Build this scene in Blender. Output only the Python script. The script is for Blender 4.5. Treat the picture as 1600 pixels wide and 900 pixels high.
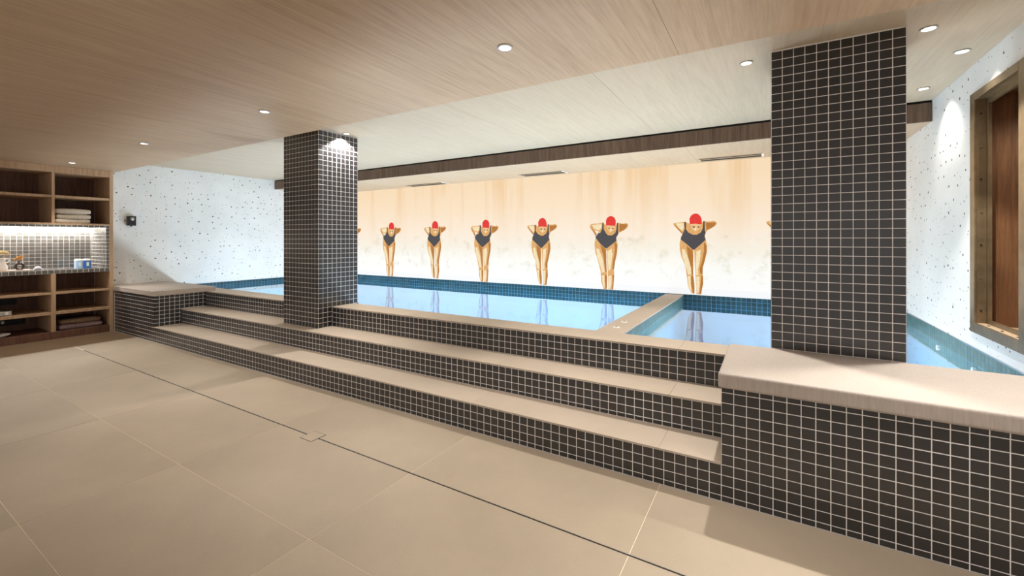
import bpy, math, random
from mathutils import Vector
random.seed(7)

# ------------------------------------------------------------------ scene, camera, world, lights, exposure
for _o in list(bpy.data.objects):
    bpy.data.objects.remove(_o, do_unlink=True)
SC = bpy.context.scene
COL = SC.collection

CAM_Z = 1.2
YAW = math.atan2(401.1, 672.6)
cam_data = bpy.data.cameras.new('camera')
cam_data.sensor_width = 36.0
cam_data.lens = 672.6 / 1600 * 36.0
cam_data.shift_y = -75.3 / 1600
cam_data.clip_start = 0.02
cam = bpy.data.objects.new('camera', cam_data)
cam.location = (0, 0, CAM_Z)
cam.rotation_euler = (math.pi / 2, 0, YAW)
COL.objects.link(cam)
SC.camera = cam

world = bpy.data.worlds.new('world')
world.use_nodes = True
world.node_tree.nodes['Background'].inputs[0].default_value = (1.0, 0.97, 0.94, 1)
world.node_tree.nodes['Background'].inputs[1].default_value = 1.0
SC.world = world

SC.view_settings.view_transform = 'Standard'
SC.view_settings.look = 'None'
SC.view_settings.exposure = 0.0
SC.view_settings.gamma = 1.0
SC.view_settings.use_curve_mapping = False

MURAL_GAIN = 1.0          # backlit print
SPOT_W = 48.0             # each recessed downlight
POOL_FILL_W = 58.0             # added fill lights under the water
LED_W = 24.0               # strip in the tiled niche

# ------------------------------------------------------------------ main levels (metres)
Z_CEIL, Z_COFFER = 2.10, 2.26
Y_STEP1, Y_STEP2, Y_STEP3 = 2.19, 2.46, 2.73
Z1, Z2, Z3 = 0.178, 0.355, 0.546
X_WALL_L, X_WALL_R = -7.58, 1.065
Y_MURAL, Y_POOL = 5.45, 2.98
Z_WATER = 0.4585
X_SHELF = -7.41
PX, PZ = 0.0508, 0.0474        # mosaic pitch
GROUT = 0.0035

# ------------------------------------------------------------------ helpers
WORLD = {}                      # object -> world origin (no thing is rotated except leaf pieces)

class MB:
    """collects geometry in world metres"""
    def __init__(self):
        self.v = []; self.f = []; self.m = []
    def add(self, vs, fs, mi=0):
        b = len(self.v)
        self.v += [tuple(p) for p in vs]
        self.f += [tuple(i + b for i in f) for f in fs]
        self.m += [mi] * len(fs)
        return self
    def box(self, x0, x1, y0, y1, z0, z1, mi=0):
        vs = [(x0,y0,z0),(x1,y0,z0),(x1,y1,z0),(x0,y1,z0),(x0,y0,z1),(x1,y0,z1),(x1,y1,z1),(x0,y1,z1)]
        return self.add(vs, [(0,3,2,1),(4,5,6,7),(0,1,5,4),(1,2,6,5),(2,3,7,6),(3,0,4,7)], mi)
    def lathe(self, c, prof, n=20, mi=0, cap=True):
        vs = []; fs = []
        for r, z in prof:
            for k in range(n):
                a = 2 * math.pi * k / n
                vs.append((c[0] + r * math.cos(a), c[1] + r * math.sin(a), c[2] + z))
        for i in range(len(prof) - 1):
            for k in range(n):
                k2 = (k + 1) % n
                fs.append((i*n + k, i*n + k2, (i+1)*n + k2, (i+1)*n + k))
        if cap:
            fs.append(tuple(range(n))[::-1]); fs.append(tuple(range((len(prof)-1)*n, len(prof)*n)))
        return self.add(vs, fs, mi)
    def tube(self, pts, r, n=8, mi=0, closed=False):
        P = [Vector(p) for p in pts]; N = len(P); vs = []; fs = []
        rr = r if isinstance(r, (list, tuple)) else [r] * N
        for i, p in enumerate(P):
            a = P[(i-1) % N] if (closed or i > 0) else p
            b = P[(i+1) % N] if (closed or i < N-1) else p
            t = (b - a).normalized()
            u = t.orthogonal().normalized() if abs(t.z) > .95 else t.cross(Vector((0,0,1))).normalized()
            w = t.cross(u)
            for k in range(n):
                an = 2*math.pi*k/n
                vs.append(p + (u*math.cos(an) + w*math.sin(an)) * rr[i])
        for i in range(N if closed else N-1):
            j = (i+1) % N
            for k in range(n):
                k2 = (k+1) % n
                fs.append((i*n+k, i*n+k2, j*n+k2, j*n+k))
        if not closed:
            fs.append(tuple(range(n))[::-1]); fs.append(tuple(range((N-1)*n, N*n)))
        return self.add(vs, fs, mi)
    def ball(self, c, rx, ry, rz, n=10, m=6, mi=0, jit=0.0, seed=0):
        rnd = random.Random(seed); vs = []; fs = []
        for i in range(1, m):
            th = math.pi * i / m
            for k in range(n):
                a = 2*math.pi*k/n; s = 1 + rnd.uniform(-jit, jit)
                vs.append((c[0]+rx*s*math.sin(th)*math.cos(a), c[1]+ry*s*math.sin(th)*math.sin(a), c[2]+rz*s*math.cos(th)))
        t = len(vs); vs.append((c[0],c[1],c[2]+rz)); vs.append((c[0],c[1],c[2]-rz))
        for i in range(m-2):
            for k in range(n):
                k2 = (k+1) % n
                fs.append((i*n+k, (i+1)*n+k, (i+1)*n+k2, i*n+k2))
        for k in range(n):
            k2 = (k+1) % n
            fs.append((t, k, k2)); fs.append((t+1, (m-2)*n+k2, (m-2)*n+k))
        return self.add(vs, fs, mi)
    def prism_y(self, poly, y0, y1, mi=0):
        """polygon of (x, z) extruded along y"""
        n = len(poly)
        vs = [(x, y0, z) for x, z in poly] + [(x, y1, z) for x, z in poly]
        fs = [tuple(range(n)), tuple(range(2*n-1, n-1, -1))]
        fs += [(i, i+n, (i+1) % n + n, (i+1) % n) for i in range(n)]
        return self.add(vs, fs, mi)
    def prism_x(self, poly, x0, x1, mi=0):
        """polygon of (y, z) extruded along x"""
        n = len(poly)
        vs = [(x0, y, z) for y, z in poly] + [(x1, y, z) for y, z in poly]
        fs = [tuple(range(n))[::-1], tuple(range(n, 2*n))]
        fs += [(i, (i+1) % n, (i+1) % n + n, i+n) for i in range(n)]
        return self.add(vs, fs, mi)
    def prism_z(self, poly, z0, z1, mi=0):
        n = len(poly)
        vs = [(x, y, z0) for x, y in poly] + [(x, y, z1) for x, y in poly]
        fs = [tuple(range(n))[::-1], tuple(range(n, 2*n))]
        fs += [(i, (i+1) % n, (i+1) % n + n, i+n) for i in range(n)]
        return self.add(vs, fs, mi)
    def bounds(self):
        xs = [p[0] for p in self.v]; ys = [p[1] for p in self.v]; zs = [p[2] for p in self.v]
        return min(xs), max(xs), min(ys), max(ys), min(zs), max(zs)
    def build(self, name, mat, parent=None, smooth=False, bevel=0.0, seg=2, origin=None):
        x0,x1,y0,y1,z0,z1 = self.bounds()
        o0 = Vector(origin) if origin else Vector(((x0+x1)/2, (y0+y1)/2, z0 if parent is None else (z0+z1)/2))
        me = bpy.data.meshes.new(name)
        me.from_pydata([(p[0]-o0.x, p[1]-o0.y, p[2]-o0.z) for p in self.v], [], self.f)
        mats = mat if isinstance(mat, (list, tuple)) else [mat]
        for mm in mats: me.materials.append(mm)
        if len(mats) > 1:
            for p, i in zip(me.polygons, self.m): p.material_index = i
        if smooth:
            for p in me.polygons: p.use_smooth = True
        me.update()
        o = bpy.data.objects.new(name, me)
        COL.objects.link(o)
        place(o, o0, parent)
        if bevel:
            b = o.modifiers.new('bevel', 'BEVEL'); b.width = bevel; b.segments = seg; b.limit_method = 'ANGLE'
        return o

def place(o, w, parent=None):
    w = Vector(w); WORLD[o] = w
    if parent is not None:
        o.parent = parent; o.location = w - WORLD[parent]
    else:
        o.location = w

def thing(name, loc, label, cat, group=None):
    o = bpy.data.objects.new(name, None); o.empty_display_size = 0.05
    COL.objects.link(o); place(o, loc)
    return tag(o, label, cat, group)

def tag(o, label=None, cat=None, group=None, kind=None):
    if label: o['label'] = label
    if cat: o['category'] = cat
    if group: o['group'] = group
    if kind: o['kind'] = kind
    return o

def box(name, mat, b, parent=None, bevel=0.0, **kw):
    return MB().box(*b).build(name, mat, parent, bevel=bevel, **kw)

# ------------------------------------------------------------------ materials
def srgb(r, g, b):
    def c(u):
        u /= 255.0
        return u/12.92 if u <= .04045 else ((u+.055)/1.055)**2.4
    return (c(r), c(g), c(b), 1)

class NT:
    def __init__(self, name):
        self.mat = bpy.data.materials.new(name); self.mat.use_nodes = True
        self.t = self.mat.node_tree; self.n = self.t.nodes
        self.bsdf = self.n['Principled BSDF']; self.out = self.n['Material Output']
    def node(self, typ, **props):
        nd = self.n.new(typ)
        for k, v in props.items(): setattr(nd, k, v)
        return nd
    def link(self, a, b): self.t.links.new(a, b)
    def val(self, sock, v):
        if hasattr(v, 'is_output'): self.link(v, sock)
        else: sock.default_value = v
    def math(self, op, a, b=0.0, c=None, clamp=False):
        nd = self.node('ShaderNodeMath', operation=op, use_clamp=clamp)
        self.val(nd.inputs[0], a); self.val(nd.inputs[1], b)
        if c is not None: self.val(nd.inputs[2], c)
        return nd.outputs[0]
    def coord(self, scale=(1,1,1), out='Object'):
        tc = self.node('ShaderNodeTexCoord'); mp = self.node('ShaderNodeMapping')
        self.link(tc.outputs[out], mp.inputs['Vector']); mp.inputs['Scale'].default_value = scale
        return mp.outputs[0]
    def noise(self, vec, scale=5, detail=3, rough=.55, dist=0.0):
        nd = self.node('ShaderNodeTexNoise')
        self.link(vec, nd.inputs['Vector'])
        nd.inputs['Scale'].default_value = scale; nd.inputs['Detail'].default_value = detail
        nd.inputs['Roughness'].default_value = rough; nd.inputs['Distortion'].default_value = dist
        return nd.outputs[0]
    def ramp(self, fac, stops, interp='LINEAR'):
        nd = self.node('ShaderNodeValToRGB'); nd.color_ramp.interpolation = interp
        e = nd.color_ramp.elements
        while len(e) < len(stops): e.new(.5)
        for el, (p, c) in zip(e, stops): el.position = p; el.color = c
        self.val(nd.inputs[0], fac)
        return nd.outputs[0]
    def mix(self, fac, a, b, mode='MIX'):
        nd = self.node('ShaderNodeMix', data_type='RGBA', blend_type=mode)
        self.val(nd.inputs[0], fac); self.val(nd.inputs[6], a); self.val(nd.inputs[7], b)
        return nd.outputs[2]
    def bump(self, h, strength=.2, dist=.01):
        nd = self.node('ShaderNodeBump'); nd.inputs['Strength'].default_value = strength
        nd.inputs['Distance'].default_value = dist
        self.link(h, nd.inputs['Height']); self.link(nd.outputs[0], self.bsdf.inputs['Normal'])
    def set(self, color=None, rough=.5, metal=0.0, spec=None):
        if color is not None: self.val(self.bsdf.inputs['Base Color'], color)
        self.val(self.bsdf.inputs['Roughness'], rough); self.val(self.bsdf.inputs['Metallic'], metal)
        if spec is not None: self.bsdf.inputs['Specular IOR Level'].default_value = spec
        return self.mat

def plain(name, c, rough=.5, metal=0.0, var=.06, scale=14, spec=None):
    t = NT(name)
    f = t.noise(t.coord(), scale, 3)
    d = tuple(max(0, x*(1-var*2.2)) for x in c[:3]) + (1,)
    l = tuple(min(1, x*(1+var*2.2)) for x in c[:3]) + (1,)
    return t.set(t.ramp(f, [(.3, d), (.7, l)]), rough, metal, spec)

def tile_mat(name, c, rough=.32, var=.22, spec=.8):
    t = NT(name)
    oi = t.node('ShaderNodeObjectInfo'); ge = t.node('ShaderNodeNewGeometry')
    r = t.math('FRACT', t.math('MULTIPLY', t.math('ADD', oi.outputs['Random'], ge.outputs['Random Per Island']), 7.31))
    n = t.noise(t.coord(), 60, 3)
    f = t.math('ADD', t.math('MULTIPLY', r, .75), t.math('MULTIPLY', n, .25))
    d = tuple(x*(1-var) for x in c[:3]) + (1,); l = tuple(x*(1+var) for x in c[:3]) + (1,)
    return t.set(t.ramp(f, [(.1, d), (.9, l)]), rough, 0, spec)

def wood_mat(name, dark, mid, light, grain='y', rough=.5, spec=.3):
    t = NT(name)
    s = {'y': (1, .06, 1), 'z': (1, 1, .06), 'x': (.06, 1, 1)}[grain]
    oi = t.node('ShaderNodeObjectInfo')
    tc = t.node('ShaderNodeTexCoord'); ad = t.node('ShaderNodeVectorMath', operation='ADD')
    cb = t.node('ShaderNodeCombineXYZ')
    rr = t.math('MULTIPLY', oi.outputs['Random'], 17.0)
    for k in range(3): t.link(rr, cb.inputs[k])
    t.link(tc.outputs['Object'], ad.inputs[0]); t.link(cb.outputs[0], ad.inputs[1])
    mp = t.node('ShaderNodeMapping'); t.link(ad.outputs[0], mp.inputs[0]); mp.inputs['Scale'].default_value = s
    v = mp.outputs[0]
    big = t.noise(v, 4.0, 4, .6, .6)
    rings = t.math('FRACT', t.math('MULTIPLY', big, 9.0))
    rings = t.math('ABSOLUTE', t.math('SUBTRACT', rings, .5))
    fine = t.noise(v, 75.0, 4, .7)
    f = t.math('ADD', t.math('ADD', t.math('MULTIPLY', rings, .28), t.math('MULTIPLY', fine, .62)),
               t.math('ADD', t.math('MULTIPLY', big, .25), t.math('MULTIPLY', oi.outputs['Random'], .06)))
    col = t.ramp(f, [(.34, dark), (.58, mid), (.86, light)])
    t.bump(fine, .12, .002)
    return t.set(col, rough, 0, spec)

def stone_mat(name, c, rough=.55, var=.07, fine=220):
    t = NT(name)
    oi = t.node('ShaderNodeObjectInfo'); v = t.coord()
    a = t.noise(v, 1.6, 5, .6); b = t.noise(v, fine, 2, .6)
    f = t.math('ADD', t.math('ADD', t.math('MULTIPLY', a, .6), t.math('MULTIPLY', b, .35)), t.math('MULTIPLY', oi.outputs['Random'], .08))
    d = tuple(x*(1-var*2) for x in c[:3]) + (1,); l = tuple(min(1, x*(1+var*2)) for x in c[:3]) + (1,)
    t.bump(b, .05, .001)
    return t.set(t.ramp(f, [(.3, d), (.75, l)]), rough, 0, .35)

def brushed_stone(name, c):
    t = NT(name)
    a = t.noise(t.coord(), 2.0, 4, .6); b = t.noise(t.coord((1, 1, .08)), 160, 3, .7)
    f = t.math('ADD', t.math('MULTIPLY', a, .35), t.math('MULTIPLY', b, .65))
    d = tuple(x*.86 for x in c[:3]) + (1,); l = tuple(min(1, x*1.14) for x in c[:3]) + (1,)
    t.bump(b, .25, .002)
    return t.set(t.ramp(f, [(.32, d), (.7, l)]), .65, 0, .3)

def terrazzo_mat(name):
    t = NT(name)
    tc = t.node('ShaderNodeTexCoord'); sp = t.node('ShaderNodeSeparateXYZ'); t.link(tc.outputs['Object'], sp.inputs[0])
    cb = t.node('ShaderNodeCombineXYZ'); t.link(sp.outputs[1], cb.inputs[0]); t.link(sp.outputs[2], cb.inputs[1])
    def specks(scale, size, keep):
        vo = t.node('ShaderNodeTexVoronoi', voronoi_dimensions='2D'); vo.inputs['Scale'].default_value = scale
        t.link(cb.outputs[0], vo.inputs['Vector'])
        s2 = t.node('ShaderNodeSeparateColor'); t.link(vo.outputs['Color'], s2.inputs[0])
        near = t.math('LESS_THAN', vo.outputs['Distance'], t.math('MULTIPLY', s2.outputs[1], size))
        return t.math('MULTIPLY', near, t.math('LESS_THAN', s2.outputs[0], keep))
    n = t.noise(tc.outputs['Object'], 1.3, 5, .6)
    base = t.ramp(n, [(.3, srgb(222, 224, 222)), (.7, srgb(240, 241, 240))])
    c1 = t.mix(specks(11, .11, .8), base, srgb(62, 62, 66))
    c2 = t.mix(specks(17, .10, .4), c1, srgb(150, 140, 126))
    return t.set(c2, .55, 0, .3)

def emit(name, c, s):
    t = NT(name); e = t.node('ShaderNodeEmission')
    e.inputs[0].default_value = c; e.inputs[1].default_value = s
    t.link(e.outputs[0], t.out.inputs[0]); return t.mat

def print_mat(name, c):
    """ink on the backlit mural: the print glows with the panel behind it"""
    t = NT(name); t.set(c, .6, 0, .1)
    n = t.noise(t.coord(), 30, 3)
    d = tuple(x*.92 for x in c[:3]) + (1,); l = tuple(min(1, x*1.06) for x in c[:3]) + (1,)
    col = t.ramp(n, [(.35, d), (.65, l)])
    t.val(t.bsdf.inputs['Base Color'], srgb(40, 40, 40))
    t.link(col, t.bsdf.inputs['Emission Color']); t.bsdf.inputs['Emission Strength'].default_value = .96 * MURAL_GAIN
    return t.mat

M = {}
M['tile'] = tile_mat('charcoal mosaic', srgb(38, 36, 38))
M['glazed'] = tile_mat('grey glazed mosaic', srgb(98, 95, 90), .2, .25)
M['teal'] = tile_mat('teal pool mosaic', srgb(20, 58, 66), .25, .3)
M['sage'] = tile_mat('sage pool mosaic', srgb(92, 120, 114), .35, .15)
M['grout'] = plain('white grout', srgb(240, 238, 235), .8, var=.03)
M['floor'] = stone_mat('beige porcelain', srgb(173, 158, 139))
M['floor_strip'] = stone_mat('darker porcelain', srgb(132, 110, 86))
M['tread'] = stone_mat('beige limestone', srgb(188, 173, 157))
M['slab'] = brushed_stone('pale limestone', srgb(180, 169, 160))
M['joint'] = plain('floor joint', srgb(236, 222, 200), .8, var=.03)
M['ceil'] = wood_mat('oak ceiling veneer', srgb(180, 152, 122), srgb(198, 171, 141), srgb(212, 187, 157), 'y')
M['coffer'] = wood_mat('brightened oak veneer', srgb(186, 169, 146), srgb(196, 180, 157), srgb(204, 189, 167), 'y')  # deck ceiling oak made paler, brightness over the pool put into the colour
M['beam'] = wood_mat('dark oak fascia', srgb(88, 68, 54), srgb(116, 94, 78), srgb(140, 116, 98), 'z')
M['soffit'] = wood_mat('pale soffit veneer', srgb(180, 158, 132), srgb(190, 168, 142), srgb(200, 180, 154), 'y')
M['shelfwood'] = wood_mat('walnut carcass', srgb(80, 54, 44), srgb(112, 78, 62), srgb(138, 102, 80), 'z')
M['shelfedge'] = wood_mat('oak shelf edge', srgb(164, 132, 102), srgb(192, 160, 128), srgb(212, 182, 150), 'z')
M['sauna'] = wood_mat('reddish plank wood', srgb(84, 56, 36), srgb(118, 82, 54), srgb(146, 106, 74), 'z')
M['terrazzo'] = terrazzo_mat('white terrazzo')
M['plaster'] = plain('white plaster', srgb(228, 226, 222), .7, var=.02)
M['bronze'] = plain('bronze metal', srgb(142, 124, 96), .35, .65, var=.08)
M['steel'] = plain('brushed steel', srgb(190, 188, 184), .3, .9, var=.05)
M['black'] = plain('black plastic', srgb(20, 20, 22), .35, var=.1)
M['dark'] = plain('dark void', srgb(10, 10, 12), .6, var=.1)
M['white'] = plain('white paint', srgb(240, 238, 234), .45, var=.02)
M['basin'] = plain('blue pool render', srgb(72, 134, 170), .5, var=.05, scale=3)
M['lamp'] = emit('lamp lens', (1, .93, .82, 1), 6.0)
M['led'] = emit('led strip', (1, .96, .9, 1), 4.0)
M['cream_cloth'] = plain('cream terry', srgb(226, 218, 204), .95, var=.08, scale=90)
M['mauve_cloth'] = plain('mauve terry', srgb(150, 128, 128), .95, var=.16, scale=70)
M['tan_cloth'] = plain('tan terry', srgb(142, 116, 92), .95, var=.16, scale=70)

def water_mat():
    t = NT('pool water')
    fr = t.node('ShaderNodeFresnel'); fr.inputs[0].default_value = 3.0
    gl = t.node('ShaderNodeBsdfGlossy'); gl.inputs['Roughness'].default_value = .015
    gl.inputs['Color'].default_value = (.93, .97, 1, 1)
    tr = t.node('ShaderNodeBsdfTransparent'); tr.inputs[0].default_value = (.78, .90, .98, 1)
    n = t.noise(t.coord((1, 1, 1)), 3.0, 2, .5)
    b = t.node('ShaderNodeBump'); b.inputs['Strength'].default_value = .03; b.inputs['Distance'].default_value = .01
    t.link(n, b.inputs['Height']); t.link(b.outputs[0], gl.inputs['Normal'])
    mx = t.node('ShaderNodeMixShader')
    t.link(fr.outputs[0], mx.inputs[0]); t.link(tr.outputs[0], mx.inputs[1]); t.link(gl.outputs[0], mx.inputs[2])
    t.link(mx.outputs[0], t.out.inputs[0]); return t.mat
M['water'] = water_mat()

def mural_mat():
    """printed backdrop: peach wall fading into a foamy white shore, a plain white ledge along the bottom"""
    t = NT('backlit mural print')
    tc = t.node('ShaderNodeTexCoord'); sp = t.node('ShaderNodeSeparateXYZ'); t.link(tc.outputs['Object'], sp.inputs[0])
    z = sp.outputs[2]                                     # origin at the foot of the panel
    mp = t.node('ShaderNodeMapping'); t.link(tc.outputs['Object'], mp.inputs[0]); mp.inputs['Scale'].default_value = (1, 1, .08)
    streak = t.noise(mp.outputs[0], 3.6, 3, .6)
    blot = t.noise(tc.outputs['Object'], 5.5, 5, .65)
    wob = t.noise(tc.outputs['Object'], 9.0, 4, .6)
    h = t.math('ADD', z, t.math('MULTIPLY', t.math('SUBTRACT', wob, .5), .34))
    base = t.ramp(t.math('DIVIDE', h, 1.55), [(.06, srgb(252, 252, 250)), (.2, srgb(253, 252, 246)), (.34, srgb(248, 240, 224)),
                                              (.52, srgb(252, 233, 210)), (.72, srgb(251, 226, 194)), (.95, srgb(249, 220, 182))])
    st = t.ramp(streak, [(.34, srgb(246, 234, 216)), (.5, srgb(255, 255, 255)), (.7, srgb(255, 255, 255))])
    stf = t.math('MULTIPLY', t.math('SUBTRACT', z, .45, clamp=True), 1.0, clamp=True)
    c = t.mix(stf, base, st, 'MULTIPLY')
    bl = t.ramp(blot, [(.33, srgb(214, 208, 186)), (.47, srgb(255, 255, 255))])
    bf = t.math('MULTIPLY', t.math('LESS_THAN', t.math('ABSOLUTE', t.math('SUBTRACT', h, .45)), .26), .45)
    c = t.mix(bf, c, bl, 'MULTIPLY')
    ledge = t.math('LESS_THAN', z, .075)
    c = t.mix(ledge, c, srgb(246, 247, 248))
    t.val(t.bsdf.inputs['Base Color'], srgb(60, 60, 60)); t.bsdf.inputs['Roughness'].default_value = .6
    t.bsdf.inputs['Specular IOR Level'].default_value = .15
    t.link(c, t.bsdf.inputs['Emission Color']); t.bsdf.inputs['Emission Strength'].default_value = .96 * MURAL_GAIN
    return t.mat
M['mural'] = mural_mat()
M['p_skin'] = print_mat('print skin', srgb(228, 172, 104))
M['p_shade'] = print_mat('print tan', srgb(184, 118, 44))
M['p_light'] = print_mat('print pale skin', srgb(250, 228, 182))
M['p_face'] = print_mat('print face', srgb(240, 196, 140))
M['p_suit'] = print_mat('print charcoal', srgb(72, 68, 70))
M['p_cap'] = print_mat('print red', srgb(232, 48, 36))
M['p_dark'] = print_mat('print brown', srgb(96, 60, 34))

# ------------------------------------------------------------------ mosaic
TILE_MESH = {}
def tile_geo(w, h, d=.0008, c=.0006):
    """one mosaic piece in local x (along the wall), z (up), front towards -y"""
    a, b = w/2, h/2
    vs = []
    for (p, q, y) in ((a, b, 0.0), (a, b, -(d-c)), (a-c, b-c, -d)):
        vs += [(-p, y, -q), (p, y, -q), (p, y, q), (-p, y, q)]
    fs = []
    for r in (0, 4):
        for k in range(4):
            k2 = (k+1) % 4
            fs.append((r+k, r+k2, r+4+k2, r+4+k))
    fs.append((8, 9, 10, 11))
    return vs, fs

def tile_mesh(w, h, mat):
    key = (round(w, 4), round(h, 4), mat.name)
    if key not in TILE_MESH:
        vs, fs = tile_geo(w, h)
        me = bpy.data.meshes.new('tile'); me.from_pydata(vs, [], fs); me.materials.append(mat); me.update()
        TILE_MESH[key] = me
    return TILE_MESH[key]

ROT = {'-y': 0.0, '+x': math.pi/2, '+y': math.pi, '-x': -math.pi/2}
def grid(a, b, pitch, start=None):
    """joint positions from a to b; whole pieces counted from `start`"""
    s = a if start is None else start
    k0 = math.floor((a - s) / pitch + 1e-6)
    e = [a]; p = s + (k0 + 1) * pitch
    while p < b - pitch * .12:
        e.append(p); p += pitch
    e.append(b); return e

def mosaic(parent, face, at, us, vs, mat, limit=300, name='tile', skip=None):
    """face: normal; at: plane; us: joints along the wall (world x or y); vs: joints in z.
    The `limit` pieces nearest the camera are objects of their own, the rest one joined part."""
    g = GROUT / 2
    cells = []
    for i in range(len(us)-1):
        for j in range(len(vs)-1):
            u = (us[i]+us[i+1])/2; v = (vs[j]+vs[j+1])/2
            w = us[i+1]-us[i]-2*g; h = vs[j+1]-vs[j]-2*g
            if w < .004 or h < .004 or (skip and skip(u, v)): continue
            c = (u, at, v) if face in ('-y', '+y') else (at, u, v)
            cells.append(((Vector(c) - Vector((0,0,CAM_Z))).length, c, w, h))
    cells.sort(key=lambda q: q[0])
    for _, c, w, h in cells[:limit]:
        o = bpy.data.objects.new(name, tile_mesh(w, h, mat)); COL.objects.link(o)
        place(o, c, parent); o.rotation_euler = (0, 0, ROT[face])
    if len(cells) > limit:
        mb = MB(); ca, sa = math.cos(ROT[face]), math.sin(ROT[face])
        for _, c, w, h in cells[limit:]:
            tv, tf = tile_geo(w, h)
            mb.add([(c[0]+x*ca-y*sa, c[1]+x*sa+y*ca, c[2]+z) for x, y, z in tv], tf)
        o = mb.build('tile_field', mat, parent); o['kind'] = 'stuff'
POSE_A = {
  'body': [(-0.251,0.841),(-0.221,0.852),(-0.17,0.855),(-0.12,0.862),(-0.063,0.834),(0.062,0.832),(0.083,0.868),(0.117,0.86),(0.158,0.859),(0.195,0.867),(0.218,0.851),(0.225,0.832),(0.208,0.807),(0.165,0.778),(0.127,0.76),(0.11,0.73),(0.1,0.697),(0.107,0.66),(0.117,0.608),(0.124,0.526),(0.093,0.377),(0.078,0.328),(0.076,0.249),(0.082,0.138),(0.067,0.062),(0.061,0.009),(0.009,0.01),(0.007,0.081),(0.0,0.178),(-0.005,0.284),(-0.01,0.366),(-0.014,0.517),(-0.024,0.524),(-0.026,0.381),(-0.026,0.23),(-0.017,0.155),(-0.011,0.095),(-0.014,0.012),(-0.042,0.014),(-0.084,0.091),(-0.092,0.174),(-0.102,0.246),(-0.113,0.34),(-0.156,0.438),(-0.175,0.522),(-0.178,0.599),(-0.167,0.656),(-0.145,0.713),(-0.192,0.764),(-0.243,0.822)],
  'suit': [(-0.126,0.858),(-0.106,0.858),(-0.106,0.772),(-0.079,0.733),(-0.032,0.707),(0.009,0.705),(0.056,0.732),(0.076,0.775),(0.084,0.865),(0.097,0.865),(0.099,0.756),(0.108,0.732),(0.095,0.688),(0.108,0.648),(0.05,0.589),(-0.011,0.533),(-0.035,0.535),(-0.09,0.588),(-0.163,0.651),(-0.162,0.677),(-0.142,0.721),(-0.12,0.772)],
  'cap': [(-0.065,0.834),(-0.067,0.897),(-0.049,0.934),(-0.021,0.952),(0.009,0.956),(0.038,0.941),(0.058,0.912),(0.067,0.875),(0.068,0.831),(0.033,0.829),(-0.002,0.836),(-0.037,0.833)],
  'face': [(-0.056,0.838),(0.059,0.835),(0.052,0.802),(0.028,0.761),(-0.003,0.746),(-0.035,0.769),(-0.051,0.803)],
  'eye': [[(-0.035,0.802),(-0.021,0.808),(-0.007,0.801),(-0.01,0.789),(-0.032,0.792)],[(0.021,0.801),(0.035,0.807),(0.045,0.803),(0.038,0.789),(0.023,0.79)]],
  'nose': [(-0.01,0.788),(0.009,0.791),(0.007,0.757),(-0.01,0.758)],
  'shade': [[(0.09,0.622),(0.117,0.578),(0.117,0.489),(0.09,0.376),(0.076,0.324),(0.073,0.249),(0.052,0.248),(0.042,0.308),(0.069,0.398),(0.09,0.518)],[(-0.099,0.576),(-0.035,0.524),(-0.028,0.456),(-0.03,0.343),(-0.028,0.23),(-0.042,0.229),(-0.049,0.32),(-0.084,0.44)],[(0.11,0.846),(0.218,0.847),(0.205,0.81),(0.165,0.782),(0.117,0.756)],[(-0.243,0.826),(-0.221,0.814),(-0.145,0.732),(-0.15,0.717),(-0.192,0.764)],[(0.062,0.234),(0.079,0.227),(0.08,0.137),(0.066,0.062),(0.059,0.017),(0.042,0.016),(0.052,0.121)],[(-0.049,0.221),(-0.028,0.222),(-0.017,0.148),(-0.014,0.02),(-0.028,0.019),(-0.049,0.116)]],
  'light': [[(-0.149,0.538),(-0.12,0.531),(-0.077,0.417),(-0.049,0.305),(-0.049,0.237),(-0.084,0.235),(-0.117,0.363),(-0.149,0.454)],[(0.007,0.509),(0.056,0.533),(0.049,0.428),(0.028,0.307),(0.028,0.232),(0.003,0.231),(-0.001,0.381)],[(-0.088,0.22),(-0.056,0.221),(-0.053,0.115),(-0.042,0.033),(-0.077,0.084)],[(0.004,0.216),(0.042,0.218),(0.042,0.113),(0.031,0.023),(0.014,0.021)],[(-0.221,0.845),(-0.134,0.847),(-0.131,0.789),(-0.149,0.752),(-0.207,0.814)]],
}
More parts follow.
